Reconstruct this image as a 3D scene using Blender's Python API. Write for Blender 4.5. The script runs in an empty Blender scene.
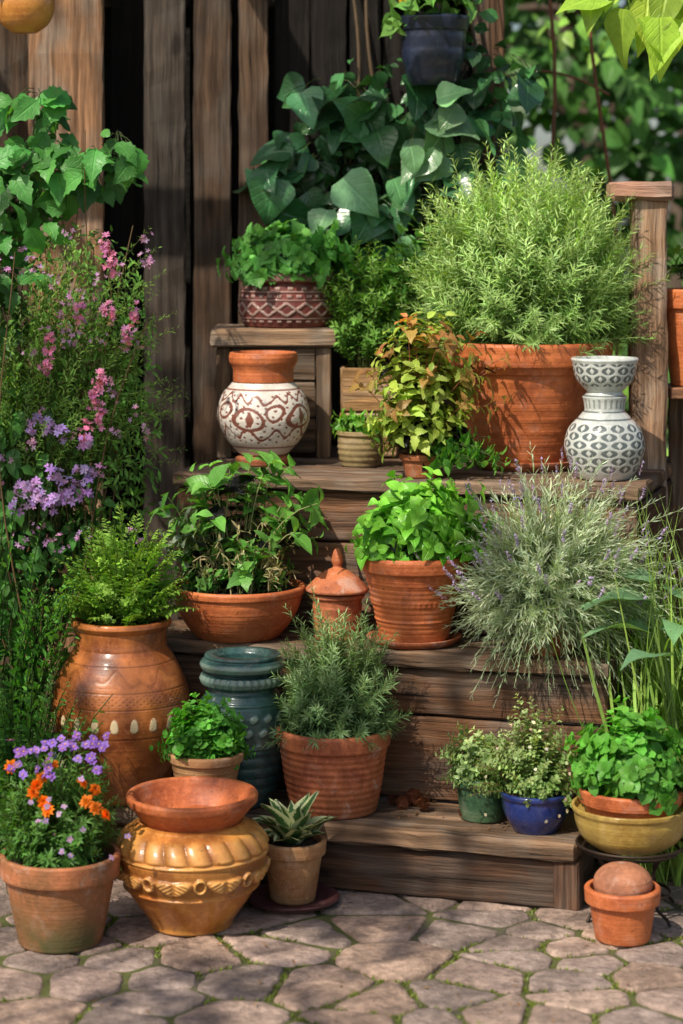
import bpy, math, random
import numpy as np
from mathutils import Vector, noise
rng=np.random.default_rng(11); random.seed(5)
scene=bpy.context.scene
PI=math.pi
# ---------------------------------------------------------------- buffers
def nrm(a): return a/np.maximum(np.linalg.norm(a,axis=-1,keepdims=True),1e-9)
class Buf:
    def __init__(s): s.v=[];s.f=[];s.c=[];s.uv=[];s.n=0
    def add(s,v,f,c,uv):
        v=np.asarray(v,float).reshape(-1,3); s.v.append(v); s.f.append(np.asarray(f,int).reshape(-1,4)+s.n)
        c=np.asarray(c,float)
        if c.ndim==1: c=np.tile(c,(len(v),1))
        s.c.append(c.reshape(-1,3)); s.uv.append(np.asarray(uv,float).reshape(-1,2)); s.n+=len(v)
    def build(s,name,mat,parent=None,smooth=True):
        v=np.concatenate(s.v);f=np.concatenate(s.f);c=np.concatenate(s.c);uv=np.concatenate(s.uv)
        me=bpy.data.meshes.new(name); me.vertices.add(len(v)); me.vertices.foreach_set('co',v.ravel())
        me.loops.add(f.size); me.loops.foreach_set('vertex_index',f.ravel().astype(np.int32))
        me.polygons.add(len(f)); me.polygons.foreach_set('loop_start',(np.arange(len(f))*4).astype(np.int32))
        me.polygons.foreach_set('use_smooth',np.full(len(f),smooth))
        me.update(calc_edges=True)
        a=me.color_attributes.new('Col','FLOAT_COLOR','POINT')
        a.data.foreach_set('color',np.concatenate([c,np.ones((len(c),1))],1).ravel())
        u=me.uv_layers.new(name='UVMap'); u.data.foreach_set('uv',uv[f.ravel()].ravel())
        me.materials.append(mat)
        ob=bpy.data.objects.new(name,me); scene.collection.objects.link(ob)
        if parent: ob.parent=parent
        return ob
def group(name,loc=(0,0,0)):
    e=bpy.data.objects.new(name,None); e.location=loc; e.empty_display_size=.05; scene.collection.objects.link(e); return e
# ---------------------------------------------------------------- node helper
class NT:
    def __init__(s,name):
        s.m=bpy.data.materials.new(name); s.m.use_nodes=True; s.t=s.m.node_tree; s.t.nodes.clear()
        s.out=s.t.nodes.new('ShaderNodeOutputMaterial')
    def n(s,typ,ins=None,**kw):
        nd=s.t.nodes.new(typ)
        for k,v in kw.items(): setattr(nd,k,v)
        if ins:
            for k,v in ins.items():
                if isinstance(v,bpy.types.NodeSocket): s.t.links.new(v,nd.inputs[k])
                else: nd.inputs[k].default_value=v
        return nd
    def math(s,op,a,b=0.0,c=None,clamp=False):
        i={0:a,1:b}
        if c is not None: i[2]=c
        return s.n('ShaderNodeMath',i,operation=op,use_clamp=clamp).outputs[0]
    def mix(s,f,a,b,bt='MIX'):
        nd=s.n('ShaderNodeMix',None,data_type='RGBA',blend_type=bt)
        for k,v in ((0,f),(6,a),(7,b)):
            if isinstance(v,bpy.types.NodeSocket): s.t.links.new(v,nd.inputs[k])
            else: nd.inputs[k].default_value=v if k==0 else (*v[:3],1)
        return nd.outputs[2]
    def noise(s,vec,sc,det=4,rough=.55,dist=0):
        return s.n('ShaderNodeTexNoise',{'Vector':vec,'Scale':sc,'Detail':det,'Roughness':rough,'Distortion':dist}).outputs[0]
    def smooth(s,x,a,b,lo=0.,hi=1.):
        return s.n('ShaderNodeMapRange',{0:x,1:a,2:b,3:lo,4:hi},interpolation_type='SMOOTHSTEP').outputs[0]
    def scalev(s,vec,v):
        return s.n('ShaderNodeVectorMath',{0:vec,1:v},operation='MULTIPLY').outputs[0]
    def bump(s,h,st,d=.01):
        return s.n('ShaderNodeBump',{'Height':h,'Strength':st,'Distance':d}).outputs[0]
    def objv(s):
        tc=s.n('ShaderNodeTexCoord'); oi=s.n('ShaderNodeObjectInfo')
        off=s.n('ShaderNodeCombineXYZ',{0:s.math('MULTIPLY',oi.outputs['Random'],9.),1:s.math('MULTIPLY',oi.outputs['Random'],5.)}).outputs[0]
        return s.n('ShaderNodeVectorMath',{0:tc.outputs['Object'],1:off},operation='ADD').outputs[0]
    def col(s): return s.n('ShaderNodeVertexColor',layer_name='Col').outputs[0]
    def principled(s,**k):
        m={'color':'Base Color','rough':'Roughness','normal':'Normal','spec':'Specular IOR Level','coat':'Coat Weight','metal':'Metallic','coatr':'Coat Roughness'}
        p=s.n('ShaderNodeBsdfPrincipled')
        for a,v in k.items():
            i=p.inputs[m[a]]
            if isinstance(v,bpy.types.NodeSocket): s.t.links.new(v,i)
            else: i.default_value=(*v[:3],1) if a=='color' else v
        return p.outputs[0]
    def done(s,sh): s.t.links.new(sh,s.out.inputs[0]); return s.m

def leafmat(name,rough=.42,trans=.3,vein=.25,spec=.4,gain=1.35):
    t=NT(name); c=t.col(); tc=t.n('ShaderNodeTexCoord')
    nz=t.noise(tc.outputs['Object'],38,3)
    c=t.mix(1.0,c,t.mix(nz,tuple(gain*x for x in (.62,.64,.5)),tuple(gain*x for x in (1.4,1.32,1.2))),'MULTIPLY')
    nrml=None
    if vein>0:
        sp=t.n('ShaderNodeSeparateXYZ',{0:tc.outputs['UV']})
        ax=t.math('ABSOLUTE',t.math('SUBTRACT',sp.outputs[0],.5))
        mid=t.smooth(ax,.015,.06,1,0)
        fr=t.math('FRACT',t.math('SUBTRACT',t.math('MULTIPLY',sp.outputs[1],7.),t.math('MULTIPLY',ax,4.)))
        sv=t.smooth(t.math('ABSOLUTE',t.math('SUBTRACT',fr,.5)),.0,.12,1,0)
        vv=t.math('MAXIMUM',mid,t.math('MULTIPLY',sv,.5))
        c=t.mix(t.math('MULTIPLY',vv,vein),c,t.mix(1.,c,(2.2,2.0,2.2),'MULTIPLY'))
        blot=t.noise(tc.outputs['Object'],140,2); c=t.mix(t.math('MULTIPLY',t.smooth(blot,.66,.74),.45),c,(.22,.17,.05))
        nrml=t.bump(t.math('SUBTRACT',nz,vv),.5,.004)
    k=dict(color=c,rough=rough,spec=spec)
    if nrml: k['normal']=nrml
    p=t.principled(**k)
    tr=t.n('ShaderNodeBsdfTranslucent',{0:t.mix(1.,c,(1.6,1.5,.5),'MULTIPLY')}).outputs[0]
    return t.done(t.n('ShaderNodeMixShader',{0:trans,1:p,2:tr}).outputs[0])
M_leaf=leafmat('leaf'); M_gloss=leafmat('leaf_glossy',.34,.22,.2,.45); M_dark=leafmat('leaf_leathery',.27,.14,.3,.55,1.15); M_needle=leafmat('needle_leaf',.48,.26,0)
M_petal=leafmat('petal',.55,.35,0,.2,1.1)

def terracotta(name,base=(.5,.155,.058),dark=(.25,.066,.028),salt=.42,moss=.3,rough=.7,maskcol=None,coat=0,bumps=.45,zmoss=.05):
    t=NT(name); o=t.objv(); tc=t.n('ShaderNodeTexCoord')
    n1=t.noise(o,9,5,.6); n2=t.noise(o,70,4,.7); n3=t.noise(o,17,6,.65,.6)
    c=t.mix(t.smooth(n1,.34,.68),dark,base)
    c=t.mix(t.math('MULTIPLY',t.smooth(n2,.45,.75),.35),c,tuple(min(1,x*1.5+.03) for x in base))
    if maskcol:
        mk=t.n('ShaderNodeSeparateColor',{0:t.col()})
        c=t.mix(mk.outputs[0],c,maskcol)
        c=t.mix(t.math('MULTIPLY',mk.outputs[1],.75),c,tuple(x*.25 for x in dark))
    c=t.mix(t.math('MULTIPLY',t.smooth(n3,.53,.72),salt),c,(.62,.5,.42))
    z=t.n('ShaderNodeSeparateXYZ',{0:tc.outputs['Object']}).outputs[2]
    low=t.math('MULTIPLY',t.smooth(z,0,zmoss*2,1,0),t.smooth(n1,.35,.6))
    c=t.mix(t.math('MULTIPLY',low,moss),c,(.09,.085,.03))
    st=t.noise(t.scalev(o,(60,60,3)),1,3)
    c=t.mix(t.math('MULTIPLY',t.smooth(st,.55,.8),.4),c,tuple(x*.4 for x in dark))
    sp=t.noise(o,130,2,.5); c=t.mix(t.math('MULTIPLY',t.smooth(sp,.66,.73),.6),c,tuple(x*.3 for x in dark))
    rings=t.noise(t.scalev(o,(2,2,160)),1,2)
    h=t.math('ADD',t.math('ADD',t.math('MULTIPLY',n2,.7),t.math('MULTIPLY',rings,.8)),n1)
    r=t.math('ADD',t.math('MULTIPLY',n3,.25),rough-.12)
    return t.done(t.principled(color=c,rough=r,normal=t.bump(h,bumps,.004),coat=coat,coatr=.15,spec=.35))
M_tc=terracotta('terracotta')
M_tc2=terracotta('terracotta_aged',(.42,.17,.085),(.2,.08,.045),.5,.6)
M_tcorange=terracotta('terracotta_bright',(.6,.175,.055),(.36,.09,.03),.16,.15,.5)
M_tctan=terracotta('terracotta_tan',(.45,.25,.11),(.3,.13,.05),.3,.5)
M_tcmoss=terracotta('terracotta_mossy',(.46,.16,.065),(.22,.1,.04),.35,1.,zmoss=.09)
M_och=terracotta('ochre_glaze',(.66,.29,.06),(.42,.14,.03),.04,.15,.36,(.8,.45,.14),.4,.2)
M_urn=terracotta('brown_glaze',(.46,.15,.038),(.2,.055,.018),.03,.15,.34,(.75,.6,.36),.5,.2)
M_teal=terracotta('teal_glaze',(.05,.12,.105),(.018,.05,.048),.12,.15,.34,(.24,.32,.25),.5)
M_blue=terracotta('blue_glaze',(.015,.035,.17),(.008,.015,.08),.05,.0,.25,None,.7,.12)
M_navy=terracotta('navy_glaze',(.02,.028,.06),(.01,.013,.03),.05,.0,.3,None,.5,.12)
M_ochbowl=terracotta('mustard_glaze',(.42,.29,.07),(.27,.17,.035),.1,.4,.45,None,.3)
M_green=terracotta('green_glaze',(.05,.13,.06),(.02,.06,.03),.1,.2,.4,None,.3)
M_jarp=terracotta('painted_jar_glaze',(.78,.72,.64),(.66,.58,.5),.05,.02,.42,(.2,.045,.022),.3,.2)
M_vase=terracotta('painted_vase_glaze',(.6,.62,.58),(.43,.46,.43),.08,.05,.35,(.03,.05,.055),.5,.2)
M_carve=terracotta('carved_pot_clay',(.2,.045,.035),(.09,.022,.02),.08,.1,.6,(.45,.33,.28),.1)
M_plum=terracotta('plum_glaze',(.1,.035,.035),(.05,.018,.02),.12,.0,.35,None,.4,.15)
M_basket=terracotta('olive_clay',(.3,.22,.1),(.16,.11,.05),.2,.3)
def soilm():
    t=NT('soil'); o=t.objv(); n=t.noise(o,90,6,.75); v=t.n('ShaderNodeTexVoronoi',{'Vector':o,'Scale':120.}).outputs[0]
    return t.done(t.principled(color=t.mix(n,(.012,.008,.005),(.085,.055,.035)),rough=.95,normal=t.bump(t.math('ADD',n,v),.9,.01)))
M_soil=soilm()
def woodm(name,grey=.55):
    t=NT(name); tc=t.n('ShaderNodeTexCoord'); uv=tc.outputs['UV']; c=t.col()
    w=t.noise(t.scalev(uv,(1.2,9,1)),1,3,.5)
    d=t.n('ShaderNodeVectorMath',{0:uv,1:t.n('ShaderNodeCombineXYZ',{0:0.,1:t.math('MULTIPLY',w,.03)}).outputs[0]},operation='ADD').outputs[0]
    g1=t.noise(t.scalev(d,(2.5,60,1)),1,5,.6); g2=t.noise(t.scalev(d,(7,260,1)),1,4,.7); pt=t.noise(t.scalev(uv,(5,9,1)),1,5,.6)
    col=t.mix(1.,c,t.mix(t.smooth(g1,.3,.7),(.42,.38,.34),(1.65,1.56,1.45)),'MULTIPLY')
    col=t.mix(t.math('MULTIPLY',t.smooth(g2,.4,.7),.55),col,t.mix(1.,c,(.38,.34,.32),'MULTIPLY'))
    lum=t.n('ShaderNodeRGBToBW',{0:c}).outputs[0]
    gr=t.n('ShaderNodeCombineColor',{0:t.math('MULTIPLY',lum,1.7),1:t.math('MULTIPLY',lum,1.5),2:t.math('MULTIPLY',lum,1.25)}).outputs[0]
    col=t.mix(t.math('MULTIPLY',t.smooth(pt,.42,.65),grey),col,t.mix(1.,gr,t.mix(t.smooth(g1,.35,.65),(.55,.55,.55),(1.2,1.2,1.2)),'MULTIPLY'))
    st=t.noise(t.scalev(uv,(3,5,1)),1,3,.6); col=t.mix(t.math('MULTIPLY',t.smooth(st,.48,.7),.65),col,t.mix(1.,c,(.28,.25,.23),'MULTIPLY'))
    crack=t.smooth(g1,.28,.34,1,0)
    col=t.mix(t.math('MULTIPLY',crack,.92),col,(.008,.006,.005))
    kn=t.n('ShaderNodeTexVoronoi',{'Vector':t.scalev(uv,(2.3,7,1)),'Scale':1.}).outputs[0]
    col=t.mix(t.smooth(kn,.05,.13,.8,0),col,(.012,.008,.006))
    h=t.math('SUBTRACT',t.math('ADD',g1,t.math('MULTIPLY',g2,.5)),t.math('MULTIPLY',crack,1.2))
    return t.done(t.principled(color=col,rough=.8,normal=t.bump(h,.9,.008),spec=.25))
M_wood=woodm('weathered_wood')
def metalm():
    t=NT('black_iron'); o=t.objv(); n=t.noise(o,60,4)
    return t.done(t.principled(color=t.mix(n,(.012,.011,.01),(.06,.035,.02)),rough=.55,metal=.5,normal=t.bump(n,.3,.002)))
M_iron=metalm()
def rustm():
    t=NT('rusty_iron'); o=t.objv(); n=t.noise(o,60,4)
    return t.done(t.principled(color=t.mix(n,(.1,.035,.015),(.3,.12,.05)),rough=.8))
M_rust=rustm()
def pavem():
    t=NT('flagstone'); tc=t.n('ShaderNodeTexCoord'); o=tc.outputs['Object']; c=t.col()
    n1=t.noise(o,7,6,.65); n2=t.noise(o,45,6,.7); n3=t.noise(o,170,3,.7); n4=t.noise(o,15,5,.7,.8)
    col=t.mix(1.,c,t.mix(t.smooth(n1,.3,.7),(.62,.59,.56),(1.35,1.3,1.24)),'MULTIPLY')
    col=t.mix(1.,col,t.mix(t.smooth(n2,.3,.7),(.66,.64,.61),(1.3,1.26,1.22)),'MULTIPLY')
    col=t.mix(t.math('MULTIPLY',t.smooth(n4,.54,.7),.55),col,(.11,.085,.07))
    col=t.mix(t.math('MULTIPLY',t.smooth(n3,.6,.75),.5),col,(.06,.05,.04))
    h=t.math('ADD',t.math('ADD',n2,t.math('MULTIPLY',n3,.35)),t.math('MULTIPLY',n1,1.5))
    return t.done(t.principled(color=col,rough=.8,normal=t.bump(h,.85,.012),spec=.35))
M_pave=pavem()
def jointm(name,mossf):
    t=NT(name); tc=t.n('ShaderNodeTexCoord'); o=tc.outputs['Object']
    n1=t.noise(o,2.6,4,.6); n2=t.noise(o,110,5,.75); n3=t.noise(o,14,4)
    col=t.mix(n2,(.035,.03,.023),(.17,.14,.11))
    mo=t.math('MULTIPLY',t.smooth(t.math('ADD',n1,t.math('MULTIPLY',n3,.3)),.6-mossf,.78-mossf),.85)
    col=t.mix(mo,col,t.mix(n2,(.04,.06,.01),(.2,.22,.04)))
    return t.done(t.principled(color=col,rough=.95,normal=t.bump(n2,1.,.01)))
M_joint=jointm('sand_and_moss_joint',.12); M_ground=jointm('garden_soil',.2)

# ---------------------------------------------------------------- lathe
def crisp(p,d=.0022):
    q=[np.array(p[0],float)]
    for i in range(1,len(p)-1):
        a,b,c=map(lambda x:np.array(x,float),(p[i-1],p[i],p[i+1]))
        la,lc=np.linalg.norm(a-b),np.linalg.norm(c-b)
        if la<1e-6 or lc<1e-6: continue
        u=(a-b)/la; w=(c-b)/lc
        if np.dot(u,w)<-.97: q.append(b); continue
        q+= [b+u*min(d,.3*la),b+(u+w)*min(d,.3*la,.3*lc)*.22,b+w*min(d,.3*lc)]
    q.append(np.array(p[-1],float)); return q
def catmull(pts,n=8):
    P=[np.array(p,float) for p in pts]; P=[2*P[0]-P[1]]+P+[2*P[-1]-P[-2]]; out=[]
    for i in range(1,len(P)-2):
        for k in range(n):
            t=k/n; a,b,c,d=P[i-1:i+3]
            out.append(.5*((2*b)+(c-a)*t+(2*a-5*b+4*c-d)*t*t+(3*b-a-3*c+d)*t**3))
    out.append(P[-2]); return [tuple(x) for x in out]
def lathe(name,prof,mat,parent,ns=96,step=.006,rmod=None,cfun=None,off=(0,0,0),wob=.0018):
    p=crisp(prof); q=[p[0]]
    for i in range(1,len(p)):
        L=np.linalg.norm(p[i]-p[i-1]); k=max(1,int(math.ceil(L/step)))
        for j in range(1,k+1): q.append(p[i-1]+(p[i]-p[i-1])*j/k)
    q=np.array(q); m=len(q)
    th=np.linspace(0,2*PI,ns+1); R=np.repeat(q[:,0][:,None],ns+1,1); Z=np.repeat(q[:,1][:,None],ns+1,1); T=np.repeat(th[None],m,0)
    ph=rng.random(2)*6
    R=R*(1+wob/.1*(np.sin(2*T+ph[0])*.4+np.sin(3*T+ph[1]+Z*20)*.3))
    top=int(np.argmax(q[:,1])); osd=np.zeros(m); osd[:top+1]=1
    if rmod is not None: R=np.where(q[:,0][:,None]>.004,R+rmod(T,Z)*osd[:,None],R)
    V=np.stack([R*np.cos(T)+off[0],R*np.sin(T)+off[1],Z+off[2]],-1)
    C=np.zeros((m,ns+1,3))
    if cfun is not None:
        a,b=cfun(T,Z); C[...,0]=a*osd[:,None]; C[...,1]=b*osd[:,None]
    i,j=np.meshgrid(np.arange(m-1),np.arange(ns),indexing='ij'); a=i*(ns+1)+j
    F=np.stack([a,a+1,a+ns+2,a+ns+1],-1)
    uv=np.stack([T/(2*PI),Z],-1)
    b=Buf(); b.add(V,F,C.reshape(-1,3),uv); return b.build(name,mat,parent)
def potprof(rb,rt,h,bh=.03,bo=.008,th=.01,soil=.02):
    return [(0,0),(rb-.004,0),(rb,.003),(rt-bo-.002,h-bh-.002),(rt,h-bh),(rt+.002,h-.004),(rt-.001,h),(rt-th,h),(rt-th-.003,h-soil-.01),(0,h-soil-.012)]
def soil(parent,r,z,name='soil'):
    b=Buf(); ns=40; rr=np.linspace(0,r,12); T,Rr=np.meshgrid(np.linspace(0,2*PI,ns+1),rr)
    Zz=z+(1-(Rr/r)**2)*.008+rng.random(T.shape)*.004; Zz[:,-1]=Zz[:,0]
    V=np.stack([Rr*np.cos(T),Rr*np.sin(T),Zz],-1); i,j=np.meshgrid(np.arange(11),np.arange(ns),indexing='ij'); a=i*(ns+1)+j
    b.add(V,np.stack([a,a+1,a+ns+2,a+ns+1],-1),(1,1,1),np.zeros((V.size//3,2))); return b.build(name,M_soil,parent)
def sstep(x,a,b): t=np.clip((x-a)/(b-a),0,1); return t*t*(3-2*t)
def band(z,a,b,e=.0015): return sstep(z,a-e,a+e)*(1-sstep(z,b-e,b+e))
# ---------------------------------------------------------------- tubes / leaves
def tubes(buf,P,r,col,k=5):
    P=np.asarray(P,float)
    if P.ndim==2: P=P[None]
    n,m,_=P.shape; r=np.broadcast_to(np.asarray(r,float),(n,m))
    T=nrm(np.gradient(P,axis=1)); up=np.where(np.abs(T[...,2:3])>.9,np.array([1.,0,0]),np.array([0,0,1.]))
    U=nrm(np.cross(T,up)); W=np.cross(T,U); a=np.arange(k)*2*PI/k
    V=P[:,:,None]+(U[:,:,None]*np.cos(a)[:,None]+W[:,:,None]*np.sin(a)[:,None])*r[:,:,None,None]
    N,I,K=np.meshgrid(np.arange(n),np.arange(m-1),np.arange(k),indexing='ij')
    b0=N*m*k+I*k; F=np.stack([b0+K,b0+(K+1)%k,b0+k+(K+1)%k,b0+k+K],-1)
    uv=np.full((n*m*k,2),.25); buf.add(V,F,np.asarray(col,float),uv)
def tmpl(kind,n=5,fold=.18,mid=True):
    t=np.linspace(0,1,n+1)
    w={'ovate':lambda:np.sin(PI*t**.72),'heart':lambda:np.where(t<.12,.55+t*3,np.sin(PI*np.clip(t,0,1)**.5)),
       'lance':lambda:np.sin(PI*t**.85)**.9,'needle':lambda:np.array([.5,1,.15]) if n==2 else np.sin(PI*(t*.85+.1)),
       'round':lambda:np.sqrt(np.clip(1-(2*t-1)**2,0,1))**.8,'blade':lambda:(1-t**2.2)*(.6+.4*np.minimum(1,t*4)),
       'petal':lambda:np.sin(PI*(t*.8+.06))**.8,'obov':lambda:np.sin(PI*t**1.4)**.8,
       'serr':lambda:np.sin(PI*t**.75)*(1+.13*np.where(np.arange(n+1)%2==0,-1,1))}[kind]()
    w=np.maximum(w,.03); w[-1]=.02
    if mid:
        X=np.stack([-w/2,0*w,w/2],1);Z=np.stack([fold*w,0*w,fold*w],1);Y=np.stack([t]*3,1);U=np.stack([0*w,0*w+.5,0*w+1],1);c=3
    else:
        X=np.stack([-w/2,w/2],1);Z=X*0;Y=np.stack([t]*2,1);U=np.stack([0*w,0*w+1],1);c=2
    i,j=np.meshgrid(np.arange(n),np.arange(c-1),indexing='ij'); a=i*c+j
    return X.ravel(),Y.ravel(),Z.ravel(),np.stack([U.ravel(),Y.ravel()],1),np.stack([a,a+1,a+c+1,a+c],-1).reshape(-1,4)
def leaves(buf,P,D,N,L,W,T,bend,C):
    P=P.reshape(-1,3);D=nrm(D.reshape(-1,3));N=N.reshape(-1,3);n=len(P)
    L=np.broadcast_to(L,(n,)).astype(float);W=np.broadcast_to(W,(n,)).astype(float);bend=np.broadcast_to(bend,(n,))+1e-4
    S=nrm(np.cross(D,N)+1e-6);Nn=np.cross(S,D); X,Y,Z,U,F=T
    y=np.sin(bend[:,None]*Y)/bend[:,None]*L[:,None]; z=-(1-np.cos(bend[:,None]*Y))/bend[:,None]*L[:,None]+Z*W[:,None]*(.4+1.2*rng.random((n,1)))
    tw=(rng.random((n,1))-.5)*.5
    und=.06*np.sin(Y[None]*9+rng.random((n,1))*6)*np.sign(X)[None]*W[:,None] if len(X)>9 else 0
    V=P[:,None]+S[:,None]*(X*W[:,None])[...,None]+D[:,None]*y[...,None]+Nn[:,None]*(z+und+X*W[:,None]*tw*Y)[...,None]
    k=len(X); FF=(np.arange(n)*k)[:,None,None]+F[None]
    C=np.asarray(C,float)
    if C.ndim==1: C=np.tile(C,(n,1))
    buf.add(V,FF,np.repeat(C,k,0),np.tile(U,(n,1)))
def jit(c,n,a=.25,h=.08):
    c=np.asarray(c,float); return np.clip(c[None]*(1+a*(rng.random((n,1))*2-1))*(1+h*(rng.random((n,3))*2-1)),.001,1)
def bez(A,B,C,t):
    t=t[...,None]; A,B,C=[x[:,None] for x in (A,B,C)]
    return (1-t)**2*A+2*t*(1-t)*B+t*t*C, 2*(1-t)*(B-A)+2*t*(C-B)
def bush(buf,n,c,R,base_r,z0,T,L,W,m,tr=(.4,1),ang=55,col=(.05,.13,.03),tip=None,lo=-.1,shell=.6,arch=.3,bend=.5,
         stem=(.07,.1,.03),sr=.0015,vj=.25,distich=False,upb=.0,off=(0,0),azr=None,rj=.12):
    az=rng.random(n)*2*PI if azr is None else azr[0]+rng.random(n)*(azr[1]-azr[0]); se=lo+(1-lo)*rng.random(n); ce=np.sqrt(np.clip(1-se**2,0,1))
    d=np.stack([np.cos(az)*ce,np.sin(az)*ce,se],1)
    rr=(shell+(1-shell)*rng.random(n)**.7)*(1+rj*rng.normal(size=n)); E=np.array(c)+d*np.array(R)*rr[:,None]
    b=base_r*np.sqrt(rng.random(n)); A=np.stack([np.cos(az)*b*ce+off[0],np.sin(az)*b*ce+off[1],np.full(n,z0)],1)
    B=A+(E-A)*np.array([.35,.35,.5])+np.array([0,0,1])*arch*np.linalg.norm(E-A,axis=1)[:,None]+rng.normal(size=(n,3))*.01
    t=np.linspace(tr[0],tr[1],m)[None]+(rng.random((n,m))-.5)*(tr[1]-tr[0])/m; t=np.clip(t,0,1)
    P,Tg=bez(A,B,E,t); Tg=nrm(Tg)
    up=np.where(np.abs(Tg[...,2:3])>.95,np.array([1.,0,0]),np.array([0,0,1.])); u=nrm(np.cross(Tg,up)); v=np.cross(u,Tg)
    k=np.arange(m)[None]
    phi=(k%2)*PI+rng.normal(size=(n,m))*.25 if distich else k*2.4+rng.random((n,1))*6+rng.normal(size=(n,m))*.3
    rad=u*np.cos(phi)[...,None]+v*np.sin(phi)[...,None]; a=np.radians(ang+rng.normal(size=(n,m))*9)[...,None]
    D=Tg*np.cos(a)+rad*np.sin(a)+np.array([0,0,upb]); Nn=(v if distich else Tg)+rng.normal(size=(n,m,3))*.12
    tt=(t-tr[0])/(tr[1]-tr[0]); sz=(.7+.5*rng.random((n,m)))*(1-.45*tt**3)*(1 if not distich else np.sin(PI*np.clip(tt*.9+.08,0,1))**.6)
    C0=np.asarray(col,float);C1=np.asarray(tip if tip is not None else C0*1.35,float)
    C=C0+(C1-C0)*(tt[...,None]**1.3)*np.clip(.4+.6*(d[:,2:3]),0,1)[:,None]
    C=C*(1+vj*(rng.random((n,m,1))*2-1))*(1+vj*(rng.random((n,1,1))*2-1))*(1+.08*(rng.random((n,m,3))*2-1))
    leaves(buf,P,D,Nn,(L*sz).ravel(),(W*sz).ravel(),T,bend*(.5+rng.random(n*m)),np.clip(C,.001,1).reshape(-1,3))
    ts=np.broadcast_to(np.linspace(0,.98,6),(n,6)); S,_=bez(A,B,E,ts); tubes(buf,S,np.linspace(1,.45,6)*sr,stem,4)
    return E,d
def flowers(buf,P,N,size,npet,col,T,open_=.35,wr=.55,layers=1,cen=None,bend=.4,hj=.1):
    n=len(P); N=nrm(N); up=np.where(np.abs(N[:,2:3])>.9,np.array([1.,0,0]),np.array([0,0,1.])); u=nrm(np.cross(N,up)); v=np.cross(N,u)
    size=np.broadcast_to(size,(n,)); C=jit(col,n,.3,hj)
    for l in range(layers):
        a=np.arange(npet)*2*PI/npet+rng.random((n,1))*6+rng.normal(size=(n,npet))*.15; r=u[:,None]*np.cos(a)[...,None]+v[:,None]*np.sin(a)[...,None]
        op=open_+l*.45; D=r+N[:,None]*op+rng.normal(size=r.shape)*.1; sc=1-.2*l
        leaves(buf,np.repeat(P[:,None]+N[:,None]*.001*l,npet,1),D,np.repeat(N[:,None],npet,1),np.repeat(size*sc,npet)*(.8+.3*rng.random(n*npet)),np.repeat(size*wr*sc,npet),T,bend,np.repeat(C*(1-.12*l),npet,0))
    if cen is not None:
        a=np.arange(5)*2*PI/5; r=u[:,None]*np.cos(a)[:,None]+v[:,None]*np.sin(a)[:,None]
        leaves(buf,np.repeat(P[:,None]+N[:,None]*.0015,5,1),r*.6+N[:,None],np.repeat(N[:,None],5,1),np.repeat(size*.28,5),np.repeat(size*.25,5),T,.3,np.tile(cen,(n*5,1)))
def mass(buf,blobs,T,L,W,col,face=(0,-1,.45),down=.8,bend=.7,vj=.3,spread=.7,pet=0.05,petcol=(.06,.09,.03)):
    for (c,R,n) in blobs:
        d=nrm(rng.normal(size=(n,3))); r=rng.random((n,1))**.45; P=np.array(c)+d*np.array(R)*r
        N=nrm(np.array(face)+d*.6+rng.normal(size=(n,3))*spread*.6)
        D=rng.normal(size=(n,3))*.7+np.array([0,-.3,-down])+d*.4; D=D-N*np.sum(D*N,1,keepdims=True)
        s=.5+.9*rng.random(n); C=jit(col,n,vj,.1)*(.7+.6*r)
        if pet>0:
            st=np.stack([P,P+np.array([0,0.3,.6])*pet-d*pet*.5,P+np.array([0,.9,.9])*pet-d*pet],1); tubes(buf,st,.0013,petcol,3)
        leaves(buf,P,D,N,L*s,W*s,T,bend*(.4+rng.random(n)),C)
T_ov=tmpl('ovate',5); T_heart=tmpl('heart',8,.12); T_need=tmpl('needle',2,0,False); T_ln=tmpl('lance',4); T_ln2=tmpl('lance',3,0,False); T_rd=tmpl('round',5,.12)
T_bl=tmpl('blade',7,.25); T_pt=tmpl('petal',3,.1); T_se=tmpl('serr',10,.15); T_sm=tmpl('obov',3,.1); T_ov3=tmpl('ovate',3)
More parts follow.
